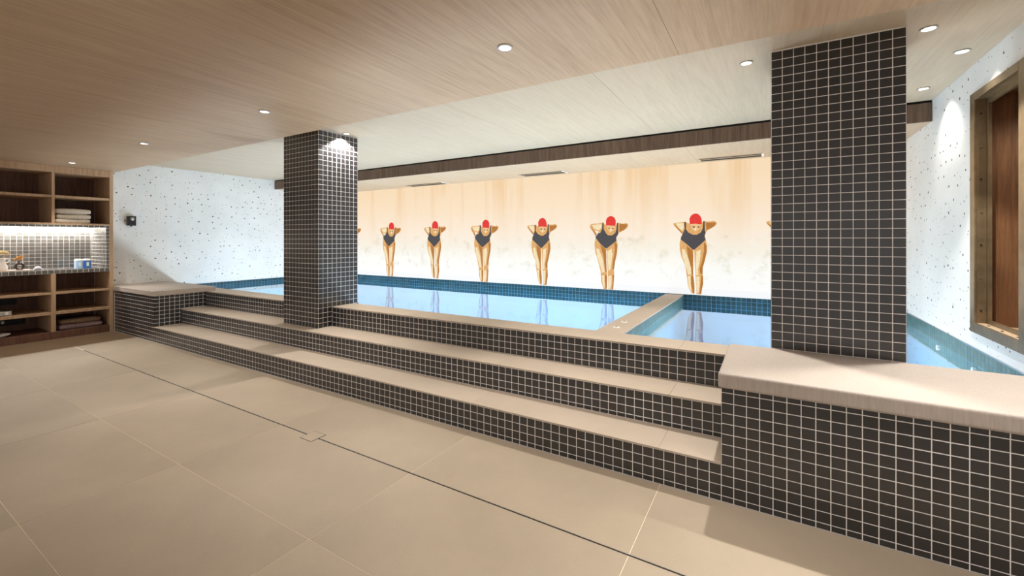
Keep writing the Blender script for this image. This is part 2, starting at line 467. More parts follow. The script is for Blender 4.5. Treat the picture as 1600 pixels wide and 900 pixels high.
POSE_B = {
  'body': [(-0.065,0.871),(-0.127,0.86),(-0.181,0.861),(-0.222,0.855),(-0.242,0.829),(-0.222,0.789),(-0.174,0.729),(-0.158,0.687),(-0.143,0.725),(-0.17,0.776),(-0.127,0.762),(-0.099,0.737),(-0.108,0.712),(-0.156,0.683),(-0.167,0.636),(-0.174,0.585),(-0.161,0.475),(-0.136,0.408),(-0.088,0.229),(-0.082,0.099),(-0.048,-0.0),(-0.005,0.003),(0.0,0.178),(-0.009,0.286),(-0.014,0.511),(-0.004,0.511),(0.003,0.286),(0.009,0.17),(0.015,0.001),(0.078,0.002),(0.093,0.182),(0.089,0.26),(0.104,0.364),(0.13,0.48),(0.139,0.583),(0.123,0.636),(0.119,0.677),(0.14,0.719),(0.156,0.737),(0.218,0.767),(0.259,0.799),(0.274,0.831),(0.263,0.854),(0.239,0.86),(0.21,0.852),(0.144,0.867),(0.119,0.842),(-0.026,0.845)],
  'suit': [(-0.062,0.872),(-0.046,0.872),(-0.046,0.783),(-0.017,0.736),(0.009,0.706),(0.068,0.704),(0.106,0.735),(0.123,0.78),(0.129,0.865),(0.144,0.865),(0.146,0.743),(0.144,0.714),(0.119,0.677),(0.122,0.632),(0.06,0.586),(-0.004,0.536),(-0.03,0.54),(-0.095,0.598),(-0.156,0.674),(-0.156,0.687),(-0.117,0.741),(-0.095,0.733),(-0.069,0.787)],
  'cap': [(-0.015,0.836),(-0.015,0.903),(0.004,0.936),(0.03,0.952),(0.06,0.953),(0.093,0.938),(0.113,0.9),(0.114,0.851),(0.102,0.826),(0.043,0.831)],
  'face': [(-0.004,0.836),(0.102,0.83),(0.102,0.801),(0.068,0.756),(0.038,0.744),(0.009,0.778),(-0.003,0.811)],
  'eye': [[(0.015,0.798),(0.028,0.802),(0.037,0.797),(0.03,0.787),(0.017,0.789)],[(0.064,0.797),(0.077,0.802),(0.088,0.797),(0.081,0.787),(0.066,0.789)]],
  'nose': [(0.039,0.79),(0.058,0.791),(0.055,0.756),(0.038,0.757)],
  'shade': [[(0.093,0.628),(0.131,0.579),(0.127,0.488),(0.102,0.364),(0.088,0.264),(0.068,0.264),(0.077,0.38),(0.102,0.496)],[(-0.095,0.586),(-0.017,0.519),(-0.015,0.394),(-0.01,0.227),(-0.026,0.227),(-0.052,0.435)],[(0.16,0.85),(0.263,0.844),(0.251,0.803),(0.214,0.771),(0.159,0.747)],[(-0.232,0.815),(-0.21,0.797),(-0.148,0.72),(-0.158,0.691),(-0.179,0.738)],[(0.072,0.206),(0.092,0.182),(0.077,0.007),(0.06,0.006),(0.072,0.106)],[(-0.03,0.202),(-0.002,0.169),(-0.007,0.007),(-0.019,0.006),(-0.034,0.101)]],
  'light': [[(-0.148,0.535),(-0.113,0.527),(-0.06,0.393),(-0.034,0.227),(-0.069,0.217),(-0.104,0.333),(-0.139,0.433)],[(0.004,0.495),(0.06,0.537),(0.068,0.454),(0.047,0.271),(0.017,0.237),(0.009,0.353)],[(-0.073,0.183),(-0.039,0.185),(-0.034,0.068),(-0.039,0.009),(-0.06,0.058)],[(0.014,0.17),(0.055,0.188),(0.055,0.072),(0.038,0.007),(0.019,0.008)],[(-0.21,0.844),(-0.078,0.854),(-0.078,0.804),(-0.113,0.771),(-0.183,0.797)]],
}

# ================================================================== THE SETTING
def struct(o): o['kind'] = 'structure'; return o

# floor: joint bed + large porcelain slabs (1.1275 x 0.57 m)
X_RIGHT, Y_BACK = 3.2, -3.2
floor = struct(MB().box(-8.1, X_RIGHT, Y_BACK, Y_STEP1, -.12, -.0008).build('floor', M['joint']))
fx = [-.4575 + 1.1275*k for k in range(-5, 4)]
fy = [1.065 - .5715*k for k in range(8)][::-1] + [1.635, Y_STEP1]
xe = [-6.71] + fx + [X_RIGHT]; ye = [Y_BACK] + fy
FT = {}
for i in range(len(xe)-1):
    for j in range(len(ye)-1):
        x0, x1, y0, y1 = xe[i]+.0013, xe[i+1]-.0013, ye[j]+.0013, ye[j+1]-.0013
        if abs(y0 - 1.635) < .01: y0 += .004
        if abs(y1 - 1.635) < .01: y1 -= .004
        if y1 - y0 < .05: continue
        MB().box(x0, x1, y0, y1, -.0008, 0).build('floor_tile', M['floor'], floor)
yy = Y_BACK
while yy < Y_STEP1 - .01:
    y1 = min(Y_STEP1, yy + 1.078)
    MB().box(-7.41, -6.7127, yy+.001, y1-.001, -.0008, 0).build('floor_strip_tile', M['floor_strip'], floor)  # floor strip along the shelves, in a darker tone
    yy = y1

# wooden ceiling over the deck and the raised coffer over the pool
ceiling = struct(MB().box(-8.1, X_RIGHT, Y_BACK, 2.22, 2.122, 2.40).box(-8.1, X_WALL_R+.3, 2.22, Y_MURAL+.1, 2.282, 2.40)
                 .build('ceiling', M['ceil']))
def panels(x0, x1, y0, y1, z, first, pitch, mat=None):
    e = [x0]; p = first - math.floor((first - x0)/pitch)*pitch
    while p < x1 - .05:
        if p > x0 + .05: e.append(p)
        p += pitch
    e.append(x1)
    for i in range(len(e)-1):
        MB().box(e[i]+.0008, e[i+1]-.0008, y0, y1, z, z+.022).build('ceiling_panel', mat or M['ceil'], ceiling)
panels(-8.1, X_RIGHT, Y_BACK, 2.22, Z_CEIL, -.375, 1.2)
panels(X_WALL_L, X_WALL_R, 2.2205, 4.43, Z_COFFER, -.965, 1.2, M['coffer'])
panels(X_WALL_L, X_WALL_R, 4.452, Y_MURAL, Z_CEIL, -.7, 2.4, M['soffit'])
# fascia of the dropped soffit over the mural, made of veneered boards with a shadow gap above
x = X_WALL_L; k = 0
while x < X_WALL_R - .01:
    x1 = min(x + .9, X_WALL_R)
    MB().box(x+.0006, x1-.0006, 4.43, 4.4515, Z_CEIL, Z_COFFER-.018).build('fascia_board', M['beam'], ceiling)
    x = x1
MB().box(X_WALL_L, X_WALL_R, 4.4525, 4.47, 2.1225, 2.2815).build('fascia_backing', M['dark'], ceiling)

# walls
struct(MB().box(X_WALL_L-.12, X_WALL_L, 2.181, Y_MURAL+.1, -.7, 2.2815).build('wall_left', M['terrazzo']))
wr = MB()
OY0, OY1, OZ0, OZ1 = 3.06, 3.65, .675, 2.055
wr.box(X_WALL_R, X_WALL_R+.10, Y_STEP1, OY0, -.7, 2.2815).box(X_WALL_R, X_WALL_R+.10, OY1, Y_MURAL+.1, -.7, 2.2815)
wr.box(X_WALL_R, X_WALL_R+.10, OY0, OY1, -.7, OZ0).box(X_WALL_R, X_WALL_R+.10, OY0, OY1, OZ1, 2.2815)
struct(wr.build('wall_right', M['terrazzo']))
struct(box('wall_return', M['plaster'], (X_WALL_R+.101, X_RIGHT, Y_STEP1, Y_STEP1+.12, 0, Z_CEIL)))
struct(box('wall_far', M['plaster'], (X_WALL_L-.12, X_WALL_R+.1, Y_MURAL+.101, Y_MURAL+.2, -.7, 2.2815)))
struct(box('wall_shelf', M['plaster'], (-8.1, -7.99, Y_BACK, 2.18, 0, Z_CEIL)))

# framed opening in the right wall with a wood-lined recess behind it
win = MB()
FY0, FY1, FZ0, FZ1 = 3.09, 3.62, .705, 2.035
win.box(X_WALL_R-.012, X_WALL_R, 3.025, FY0, FZ0-.06, FZ1+.045).box(X_WALL_R-.012, X_WALL_R, FY1, 3.685, FZ0-.06, FZ1+.045)
win.box(X_WALL_R-.012, X_WALL_R, FY0, FY1, FZ0-.06, FZ0).box(X_WALL_R-.012, X_WALL_R, FY0, FY1, FZ1, FZ1+.045)
window = struct(win.build('window_1', M['bronze'], bevel=.002))
jm = [('jamb', (X_WALL_R, 1.105, FY1, FY1+.02, FZ0, FZ1)), ('jamb', (X_WALL_R, 1.105, FY0-.02, FY0, FZ0, FZ1)),
      ('head', (X_WALL_R, 1.105, FY0, FY1, FZ1, FZ1+.018)), ('window_sill', (X_WALL_R, 1.105, FY0, FY1, FZ0-.02, FZ0))]
for nm, b in jm: MB().box(*b).build(nm, M['bronze'] if nm != 'window_sill' else M['soffit'], window)
for b in ((1.106, 1.122, FY1-.022, FY1+.02, FZ0, FZ1), (1.106, 1.122, FY0-.02, FY0+.022, FZ0, FZ1),
          (1.106, 1.122, FY0+.023, FY1-.023, FZ1-.03, FZ1+.01), (1.106, 1.122, FY0+.023, FY1-.023, FZ0-.015, FZ0+.022)):
    MB().box(*b).build('glazing_rail', M['bronze'], window)
for k in range(7):
    z = FZ0 + .07 + k * .195
    MB().box(1.078, 1.086, FY1-.004, FY1, z, z+.008).build('screw', M['steel' if k % 2 else 'dark'], window)
for k in range(3):
    y = FY0 + .09 + k*.17
    MB().lathe((1.083, y, FZ0+.0002), [(.006, 0), (.006, .002), (.003, .003)], 10).build('screw', M['dark'], window)
rec = [('recess_panel', (1.124, 2.2, FY1+.021, FY1+.05, .66, 2.07), 'sauna'), ('recess_panel', (1.124, 2.2, FY0-.05, FY0-.021, .66, 2.07), 'sauna'),
       ('recess_panel', (2.2, 2.23, FY0-.05, FY1+.05, .66, 2.07), 'sauna'), ('recess_floor', (1.124, 2.2, FY0-.02, FY1+.02, .655, .69), 'shelfedge'),
       ('recess_ceiling', (1.124, 2.2, FY0-.02, FY1+.02, 2.055, 2.075), 'sauna')]
for nm, b, m_ in rec: MB().box(*b).build(nm, M[m_], window)

MB().lathe((1.5, 3.35, 2.050), [(.03, 0), (.03, .0045)], 18).build('recess_fill_disc', M['lamp'], window)  # glowing disc and spot added to brighten the recess
l = bpy.data.lights.new('recess_fill_light', 'SPOT'); l.energy = 18; l.spot_size = math.radians(150); l.spot_blend = .6; l.color = (1, .92, .8); l.shadow_soft_size = .03
lo = bpy.data.objects.new('recess_fill_light', l); COL.objects.link(lo); place(lo, (1.5, 3.35, 2.04), window)

# ================================================================== POOL
basin = thing('pool_basin', (-3.25, 4.2, -.7), 'long indoor pool with teal waterline mosaic in front of the mural', 'pool')
bf = MB().box(X_WALL_L+.001, X_WALL_R-.001, Y_POOL, Y_MURAL+.1, -.72, -.6)
bf.build('basin_floor', M['basin'], basin)
MB().box(X_WALL_L+.001, X_WALL_R-.001, Y_MURAL+.004, Y_MURAL+.1, -.6, .552).build('far_wall', M['basin'], basin)
MB().box(X_WALL_L+.001, X_WALL_R-.001, Y_POOL-.02, Y_POOL, -.6, .524).build('near_wall', M['basin'], basin)
MB().box(X_WALL_L+.0005, X_WALL_L+.006, Y_POOL, Y_MURAL+.004, -.6, .52).build('end_wall', M['basin'], basin)
MB().box(X_WALL_R-.006, X_WALL_R-.0005, Y_POOL, Y_MURAL+.004, -.6, .546).build('end_wall', M['basin'], basin)
zb = [.552 - PZ*k for k in range(5)][::-1]
def band(face, at, us, mat, vs=zb):
    mosaic(basin, face, at, us, vs, mat, limit=0)
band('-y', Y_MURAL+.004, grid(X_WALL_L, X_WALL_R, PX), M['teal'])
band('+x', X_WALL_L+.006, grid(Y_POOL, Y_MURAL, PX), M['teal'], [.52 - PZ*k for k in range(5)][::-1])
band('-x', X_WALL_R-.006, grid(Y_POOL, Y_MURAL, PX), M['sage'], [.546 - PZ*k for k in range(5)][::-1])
# inlet nozzles on the right-hand pool wall
for y in (3.62, 4.25):
    MB().tube([(X_WALL_R-.007, y, .42), (X_WALL_R-.022, y, .42)], .018, 12).build('inlet_nozzle', M['white'], basin)
# fill lights with glowing discs, added under the water to brighten the coffer
for i, (x, y) in enumerate(((-6.3, 3.0), (-4.6, 3.0), (-2.9, 3.0), (-1.6, 3.0), (.1, 3.0))):
    MB().lathe((x, 4.2, -.6), [(.12, 0), (.12, .02), (.10, .026)], 20).build('pool_fill_disc', M['lamp'], basin)
    l = bpy.data.lights.new('pool_fill_light', 'AREA'); l.shape = 'DISK'; l.size = .5; l.energy = POOL_FILL_W
    l.color = (1.0, .99, .97)
    lo = bpy.data.objects.new('pool_fill_light', l); COL.objects.link(lo); place(lo, (x, 4.2, -.57), basin)
    lo.rotation_euler = (math.radians(180), 0, 0)

def water(x0, x1, label):
    o = MB().add([(x0, Y_POOL, Z_WATER), (x1, Y_POOL, Z_WATER), (x1, Y_MURAL+.003, Z_WATER), (x0, Y_MURAL+.003, Z_WATER)], [(0,1,2,3)]).build('pool_water', M['water'])
    tag(o, label, 'water', kind='stuff')
DX0, DX1 = -1.075, -.876
water(X_WALL_L+.007, DX0, 'still blue water of the long lap pool mirroring the swimmers')
water(DX1, X_WALL_R-.007, 'still blue water of the small plunge pool by the right wall')

div = thing('pool_divider', ((DX0+DX1)/2, 4.2, -.6), 'low stone-topped tiled wall dividing lap pool from plunge pool', 'wall')
MB().box(DX0+.006, DX1-.006, Y_POOL, Y_MURAL+.002, -.5995, .53).build('core', M['basin'], div)
MB().box(DX0, DX1, Y_POOL, Y_MURAL-.002, .5305, Z3).build('coping', M['tread'], div, bevel=.003)
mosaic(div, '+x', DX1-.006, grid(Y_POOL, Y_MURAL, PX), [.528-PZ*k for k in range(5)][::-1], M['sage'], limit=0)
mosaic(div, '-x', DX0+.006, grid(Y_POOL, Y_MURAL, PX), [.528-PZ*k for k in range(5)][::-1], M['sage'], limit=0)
for i, (x, y) in enumerate(((-.974, 3.15), (-.982, 3.38))):
    c = thing('anchor_plate', (x, y, Z3), ('small white anchor plate on pool divider, the one beside the step coping',
              'small white anchor plate on pool divider, the one farther out over the water')[i], 'plate', 'anchor plates on the pool divider')
    MB().lathe((x, y, Z3), [(.026, 0), (.026, .004), (.021, .007)], 18).build('plate', M['white'], c)
    MB().lathe((x, y, Z3+.007), [(.008, 0), (.008, .002)], 12).build('bolt', M['dark'], c)

# ================================================================== MURAL
mural = MB().box(X_WALL_L, X_WALL_R, Y_MURAL, Y_MURAL+.003, .5525, Z_CEIL).build('mural', M['mural'])
tag(mural, 'wide glowing mural of bending swimmers in red caps above the pool', 'mural')
Z_FOOT = .553
def swimmer(cx, pose):
    def ply(poly): return [(cx+a, Z_FOOT+b) for a, b in poly]
    y = Y_MURAL
    body = MB().prism_y(ply(pose['body']), y-.0010, y-.0002).build('swimmer_print', M['p_skin'], mural)
    def layer(name, polys, mat, d):
        for p in polys: MB().prism_y(ply(p), y-.0010-d, y-.0010-d+.0008).build(name, mat, body)
    layer('pale_skin', pose['light'], M['p_light'], .0010)
    layer('tan_skin', pose['shade'], M['p_shade'], .0020)
    layer('face', [pose['face']], M['p_face'], .0030)
    layer('eye', pose['eye'], M['p_dark'], .0040)
    layer('nose', [pose['nose']], M['p_light'], .0050)
    layer('swimsuit', [pose['suit']], M['p_suit'], .0060)
    layer('swim_cap', [pose['cap']], M['p_cap'], .0070)
for cx, ps in ((-6.75, POSE_A), (-5.775, POSE_B), (-4.72, POSE_A), (-3.76, POSE_B), (-2.745, POSE_A), (-1.805, POSE_B), (-.737, POSE_A), (.226, POSE_A)):
    swimmer(cx, ps)

# ================================================================== STEPS
TJ = [-.465 - 1.1275*k for k in range(-1, 6)]
XS0, XS1 = -6.2, -.187
def treads(parent, x0, x1, y0, y1, z, th, name='tread', mat='tread'):
    e = [x0] + sorted(j for j in TJ if x0+.05 < j < x1-.05) + [x1]
    for i in range(len(e)-1):
        MB().box(e[i]+.0003, e[i+1]-.0003, y0, y1, z-th, z).build(name, M[mat], parent, bevel=.0015)
step1 = thing('tiled_step', (-3.2, Y_STEP1, 0), 'bottom step rising from the deck, black mosaic riser and beige tread', 'step', 'steps up to the pool')
MB().box(XS0, XS1-.0005, Y_STEP1, Y_STEP2+.02, 0, Z1-.0105).build('riser', M['grout'], step1)
treads(step1, XS0, XS1-.0005, Y_STEP1-.004, Y_STEP2-.0005, Z1, .010)
mosaic(step1, '-y', Y_STEP1, [XS1-PX*k for k in range(118, -1, -1)], [0, .0265, .0739, .1213, .1675], M['tile'])
step2 = thing('tiled_step', (-3.2, Y_STEP2, Z1), 'middle step carrying the tiled pillar, black mosaic riser and beige tread', 'step', 'steps up to the pool')
MB().box(XS0, XS1-.0005, Y_STEP2, Y_STEP3+.02, Z1-.0095, Z2-.0105).build('riser', M['grout'], step2)
PLX0, PLX1, PLY0, PLY1 = -4.24, -3.68, 2.573, 3.03
for a, b, c, d in ((XS0, PLX0, Y_STEP2-.004, Y_STEP3-.0005), (PLX1, XS1-.0005, Y_STEP2-.004, Y_STEP3-.0005)):
    treads(step2, a, b, c, d, Z2, .010)
MB().box(PLX0, PLX1, Y_STEP2-.004, PLY0-.003, Z2-.01, Z2).build('tread', M['tread'], step2, bevel=.0025)
mosaic(step2, '-y', Y_STEP2, [XS0]+[XS1-.012-PX*k for k in range(117, -1, -1)]+[XS1], [Z1, .2028, .2502, .2976, .344], M['tile'])
step3 = thing('tiled_step', (-3.2, Y_STEP3, Z2), 'top step along the pool edge, black mosaic riser and beige coping', 'step', 'steps up to the pool')
for a, b in ((XS0, PLX0-.002), (PLX1+.002, XS1-.0005)):
    MB().box(a, b, Y_STEP3, Y_POOL-.021, Z2-.0095, .5245).build('riser', M['grout'], step3)
    a2, b2 = (a+.0125, b) if a == XS0 else (a, XS1-.0125)     # clear of the overhanging plinth slabs
    MB().box(a, b2, Y_STEP3, Y_POOL-.001, .525, Z3-.0105).build('bedding', M['grout'], step3)
    treads(step3, a2, b2, Y_STEP3-.004, Y_POOL, Z3, .010, 'coping')
MB().box(PLX0-.002, PLX1+.002, PLY1+.003, Y_POOL+.06, .53, Z3).build('coping', M['tread'], step3)
e3 = [XS0]+[XS1-.030-PX*k for k in range(117, -1, -1)]+[XS1]
mosaic(step3, '-y', Y_STEP3, [PLX1+.002]+[x for x in e3 if x > PLX1+.01], [Z2, .3938, .4412, .4886, .535], M['tile'])
mosaic(step3, '-y', Y_STEP3, [x for x in e3 if x < PLX0-.01]+[PLX0-.002], [Z2, .3938, .4412, .4886, .535], M['tile'], limit=0)

# tiled plinths at both ends of the steps
def slab(parent, b, name='coping_slab'):
    return MB().box(*b).build(name, M['slab'], parent, bevel=.012, seg=4)
ledge = thing('tiled_plinth', (.44, Y_STEP1, 0), 'long black mosaic plinth with thick stone slab carrying the wide pillar', 'plinth')
MB().box(XS1, X_WALL_R-.001, Y_STEP1, Y_POOL-.021, 0, .5255).build('core', M['grout'], ledge)
slab(ledge, (XS1-.012, X_WALL_R-.0015, 2.165, 2.822, .526, .594))
MB().box(XS1, X_WALL_R-.001, 2.823, Y_POOL, .5262, Z3).build('coping', M['tread'], ledge)
zr = [0] + [.0265 + PZ*k for k in range(11)] + [.526]
mosaic(ledge, '-y', Y_STEP1, grid(XS1, X_WALL_R, PX), zr, M['tile'])
mosaic(ledge, '-x', XS1, grid(Y_STEP1, Y_STEP3, PX), zr, M['tile'], limit=0, skip=lambda u, v: v < (Z1 if u < Y_STEP2 else Z2))

plinth = thing('tiled_plinth', (-6.9, Y_STEP1, 0), 'square black mosaic plinth with stone slab in the corner by the shelves', 'plinth')
MB().box(X_WALL_L+.0005, XS0-.0005, Y_STEP1, 2.83, 0, .5355).build('core', M['grout'], plinth)
MB().prism_z([(-7.409, 2.17), (XS0+.012, 2.17), (XS0+.012, 2.842), (X_WALL_L+.001, 2.842), (X_WALL_L+.001, 2.18), (-7.409, 2.18)], .536, .594).build('coping_slab', M['slab'], plinth, bevel=.010, seg=3)
mosaic(plinth, '-y', Y_STEP1, [x for x in [XS1-PX*k for k in range(146, 117, -1)] if x > -7.41], zr[:-1]+[.535], M['tile'], limit=0)
mosaic(plinth, '+x', XS0-.0005, grid(Y_STEP1, 2.83, PX), zr[:-1]+[.535], M['tile'], limit=0,
       skip=lambda u, v: v < (Z1 if u < Y_STEP2+.024 else Z2 if u < Y_STEP3+.024 else Z3))
cop = MB().box(X_WALL_L+.007, XS0-.001, 2.8425, Y_POOL, .5255, Z3).build('coping', M['tread'], plinth)

# ================================================================== PILLARS
def pillar(x0, x1, y0, y1, z0, label, limit, nx, ny):
    p = thing('tiled_pillar', ((x0+x1)/2, (y0+y1)/2, z0), label, 'pillar')
    d = .0008
    MB().box(x0+d, x1-d, y0+d, y1-d, z0, Z_COFFER-.001).build('core', M['grout'], p)
    us = [x0+d+(x1-x0-2*d)*k/nx for k in range(nx+1)]; ws = [y0+d+(y1-y0-2*d)*k/ny for k in range(ny+1)]
    vs = grid(z0, Z_COFFER-.001, PZ)
    mosaic(p, '-y', y0+d, us, vs, M['tile'], limit=limit)
    mosaic(p, '+x', x1-d, ws, vs, M['tile'], limit=0)
    mosaic(p, '-x', x0+d, ws, vs, M['tile'], limit=0)
    mosaic(p, '+y', y1-d, us, vs, M['tile'], limit=0)
    return p
pillar(PLX0, PLX1, PLY0, PLY1, Z2, 'slim mosaic pillar standing on the middle step', 0, 11, 9)
pillar(.012, .585, 2.823, 3.28, Z3, 'wide mosaic pillar standing behind the thick stone slab', 300, 11, 9)

# ================================================================== FLOOR DRAIN
dr = thing('floor_drain', (-3.2, 1.635, -.0008), 'thin black linear drain slot across the deck with a square cover', 'drain')
MB().box(-6.39, -2.446, 1.631, 1.639, -.0008, -.0004).box(-2.334, .9, 1.631, 1.639, -.0008, -.0004).build('slot', M['dark'], dr)
MB().box(-2.4455, -2.3345, 1.583, 1.687, 0, .0008).build('cover_rim', M['dark'], dr)
MB().box(-2.4425, -2.3375, 1.586, 1.684, .0008, .0016).build('cover_plate', M['floor'], dr)

# ================================================================== DOWNLIGHTS
def downlight(x, y, z, label, group, energy=1.0, cone=95, r=.034, blend=.25):
    t = thing('downlight', (x, y, z-.006), label, 'light', group)
    MB().lathe((x, y, z-.006), [(r*.80, 0), (r, 0), (r*1.04, .003), (r*1.04, .0058), (r*.80, .0058), (r*.80, 0)], 24, cap=False).build('trim_ring', M['steel'], t)
    MB().lathe((x, y, z-.004), [(r*.79, 0), (r*.79, .0036)], 24).build('lens', M['lamp'], t)
    l = bpy.data.lights.new('downlight_beam', 'SPOT'); l.energy = SPOT_W*energy; l.spot_size = math.radians(cone); l.spot_blend = blend
    l.shadow_soft_size = .02; l.color = (1, .95, .88)
    o = bpy.data.objects.new('downlight_beam', l); COL.objects.link(o); place(o, (x, y, z-.012), t)
WG, CG = 'downlights in the wooden deck ceiling', 'downlights in the raised pool ceiling'
downlight(-1.057, 1.71, Z_CEIL, 'round downlight in deck ceiling, fourth from the shelves', WG, energy=1.5, cone=84, blend=.7)
downlight(-3.03, 1.70, Z_CEIL, 'round downlight in deck ceiling, third from the shelves', WG, energy=1.5, cone=84, blend=.7)
downlight(-5.00, 1.69, Z_CEIL, 'round downlight in deck ceiling, second from the shelves', WG, energy=1.5, cone=84, blend=.7)
downlight(-6.97, 1.68, Z_CEIL, 'round downlight in deck ceiling right in front of the shelves', WG, energy=1.2, cone=84, blend=.7)
downlight(-3.615, 2.84, Z_COFFER, 'round downlight grazing the slim pillar on the steps', CG, cone=120, energy=2.0)
downlight(-.115, 2.93, Z_COFFER, 'round downlight beside the wide pillar on its plunge pool side', CG, energy=2.5)
downlight(.688, 2.92, Z_COFFER, 'round downlight beside the wide pillar on its window side', CG, energy=2.5)
downlight(.933, 3.37, Z_COFFER, 'round downlight close to the right wall above the window', CG, energy=.4, blend=.9)
downlight(.93, 4.06, Z_COFFER, 'round downlight close to the right wall beside the dark fascia', CG, cone=110, energy=.45, blend=.9)
downlight(-4.285, 2.84, Z_COFFER, 'round downlight on the far side of the slim pillar', CG, cone=120)
downlight(.92, 1.71, Z_CEIL, 'round downlight in deck ceiling, fifth from the shelves', WG, energy=1.5, cone=84, blend=.7)

# ================================================================== AIR VENTS
for x0, x1, y, lab in ((-.663, -.065, 5.29, 'slim dark air slot in soffit beside the wide pillar'), (-2.956, -2.33, 5.27, 'slim dark air slot in soffit, the middle one of three'),
                       (-5.163, -4.41, 5.33, 'slim dark air slot in soffit toward the slim pillar')):
    v = thing('air_vent', ((x0+x1)/2, y, Z_CEIL-.004), lab, 'vent', 'air slots in the soffit')
    y -= .02; zt = Z_CEIL-.0002
    MB().box(x0, x1, y-.095, y+.095, Z_CEIL-.0012, zt).build('backing', M['dark'], v)
    for dy in (-.095, .087):
        MB().box(x0, x1, y+dy, y+dy+.008, Z_CEIL-.0035, Z_CEIL-.0012).build('frame', M['soffit'], v)
    MB().box(x0, x1, y-.035, y-.005, Z_CEIL-.0035, Z_CEIL-.0012).build('slat', M['steel'], v)
    MB().box(x0, x1, y+.045, y+.055, Z_CEIL-.0035, Z_CEIL-.0012).build('slat', M['black'], v)
    MB().box(x1, x1+.022, y-.095, y+.095, Z_CEIL-.004, zt).build('end_cap', M['white'], v)
    MB().box(x0-.022, x0, y-.095, y+.095, Z_CEIL-.004, zt).build('end_cap', M['soffit'], v)

# ================================================================== WALL SENSOR
s = thing('wall_sensor', (X_WALL_L+.04, 2.41, 1.39), 'small black box sensor on the white terrazzo wall', 'sensor')
MB().box(X_WALL_L+.0005, X_WALL_L+.06, 2.365, 2.455, 1.395, 1.525).build('housing', M['black'], s, bevel=.006)
MB().lathe((0, 0, 0), [(.03, 0), (.03, .006), (.02, .01)], 20)
d = MB()
for r, xx in ((.024, X_WALL_L+.0605), (.021, X_WALL_L+.066), (.012, X_WALL_L+.069)):
    d.add([(xx, 2.412+r*math.cos(2*math.pi*k/20), 1.488+r*math.sin(2*math.pi*k/20)) for k in range(20)], [])
d.f = [(i*20+k, i*20+(k+1) % 20, (i+1)*20+(k+1) % 20, (i+1)*20+k) for i in range(2) for k in range(20)] + [tuple(range(40, 60))]
d.m = [0]*len(d.f)
d.build('dial', M['steel'], s)
MB().box(X_WALL_L+.0605, X_WALL_L+.063, 2.385, 2.44, 1.405, 1.445).build('display', M['dark'], s)
MB().box(X_WALL_L+.02, X_WALL_L+.045, 2.398, 2.415, 1.382, 1.3949).build('knob', M['black'], s)

# ================================================================== SHELVING UNIT
XF, XB = X_SHELF, -7.95
YS0, YS1 = .55, 2.178
unit = thing('shelving_unit', ((XF+XB)/2, 1.4, 0), 'tall built-in wooden shelves with a tiled lit niche at mid height', 'shelves')
def part(name, b, m_='shelfwood', par=None, bevel=.0015):
    return MB().box(*b).build(name, M[m_], par or unit, bevel=bevel)
part('side_panel', (XB, XF, 2.142, YS1, 0, Z_CEIL-.001), 'shelfedge')
part('side_panel', (XB, XF, YS0-.036, YS0, 0, Z_CEIL-.001), 'shelfedge')
part('back_panel', (XB-.02, XB, YS0, 2.142, .0, .79), 'shelfwood')
part('back_panel', (XB-.02, XB, YS0, 2.142, 1.40, Z_CEIL-.001), 'shelfwood')
part('base_board', (XB+.001, XF-.002, YS0+.0005, 2.1415, .0, .088), 'shelfwood')
part('top_rail', (XB+.001, XF-.001, YS0+.0005, 2.1415, 2.016, 2.098), 'shelfedge')
part('bottom_board', (XB+.001, XF-.001, YS0+.0005, 2.1415, 1.385, 1.405), 'shelfedge')
part('divider', (XB+.001, XF-.001, 1.612, 1.638, 1.4055, 2.0155), 'shelfedge')
part('divider', (XB+.001, XF-.001, 1.606, 1.648, .0885, .7895), 'shelfedge')
part('divider', (XB+.001, XF-.001, .91, .95, .0885, .7895), 'shelfedge')
for y0, y1 in ((YS0+.001, .909), (.951, 1.6055), (1.6485, 2.1415)):
    part('shelf_board', (XB+.001, XF-.004, y0, y1, .540, .566), 'shelfedge')
    part('shelf_board', (XB+.001, XF-.004, y0, y1, .295, .329), 'shelfedge')
for y0, y1 in ((YS0+.001, 1.6115), (1.6385, 2.1415)):
    part('shelf_board', (XB+.001, XF-.004, y0, y1, 1.712, 1.742), 'shelfedge')
# cut-outs in the back of the lower bay
for y1, z0, z1 in ((1.43, .405, .475), (1.50, .155, .245)):
    part('cable_cutout', (XB+.0002, XB+.002, .96, y1, z0, z1), 'dark', bevel=0)
# tiled niche
XN = -8.0+.06
sp = MB().box(XN-.03, XN, YS0, 2.1415, .79, 1.385).build('splashback', M['grout'], unit)
mosaic(sp, '+x', XN, grid(YS0, 2.105, .0515), [.836+PZ*k*.985 for k in range(12)]+[1.385], M['glazed'], limit=0)
sd = MB().box(XN, XF-.002, 2.106, 2.1415, .836, 1.385).build('niche_side', M['grout'], unit)
mosaic(sd, '-y', 2.106, grid(XN, XF-.002, .0515), [.836+PZ*k*.985 for k in range(12)]+[1.385], M['glazed'], limit=0)
mosaic(sd, '+x', XF-.002, [2.106, 2.1415], [.836+PZ*k*.985 for k in range(12)]+[1.385], M['glazed'], limit=0)
ct = MB().box(XN, XF-.001, YS0+.0005, 2.1415, .79, .835).build('countertop', M['grout'], unit)
mosaic(ct, '+x', XF-.001, grid(YS0, 2.1415, .0515), [.79, .835], M['glazed'], limit=300)
tt = MB()
ys = grid(YS0, 2.1415, .0515); xs = grid(XN, XF-.003, .0515)
for i in range(len(ys)-1):
    for j in range(len(xs)-1):
        tt.box(xs[j]+.0018, xs[j+1]-.0018, ys[i]+.0018, ys[i+1]-.0018, .835, .8362)
o = tt.build('tile_field', M['glazed'], ct); o['kind'] = 'stuff'
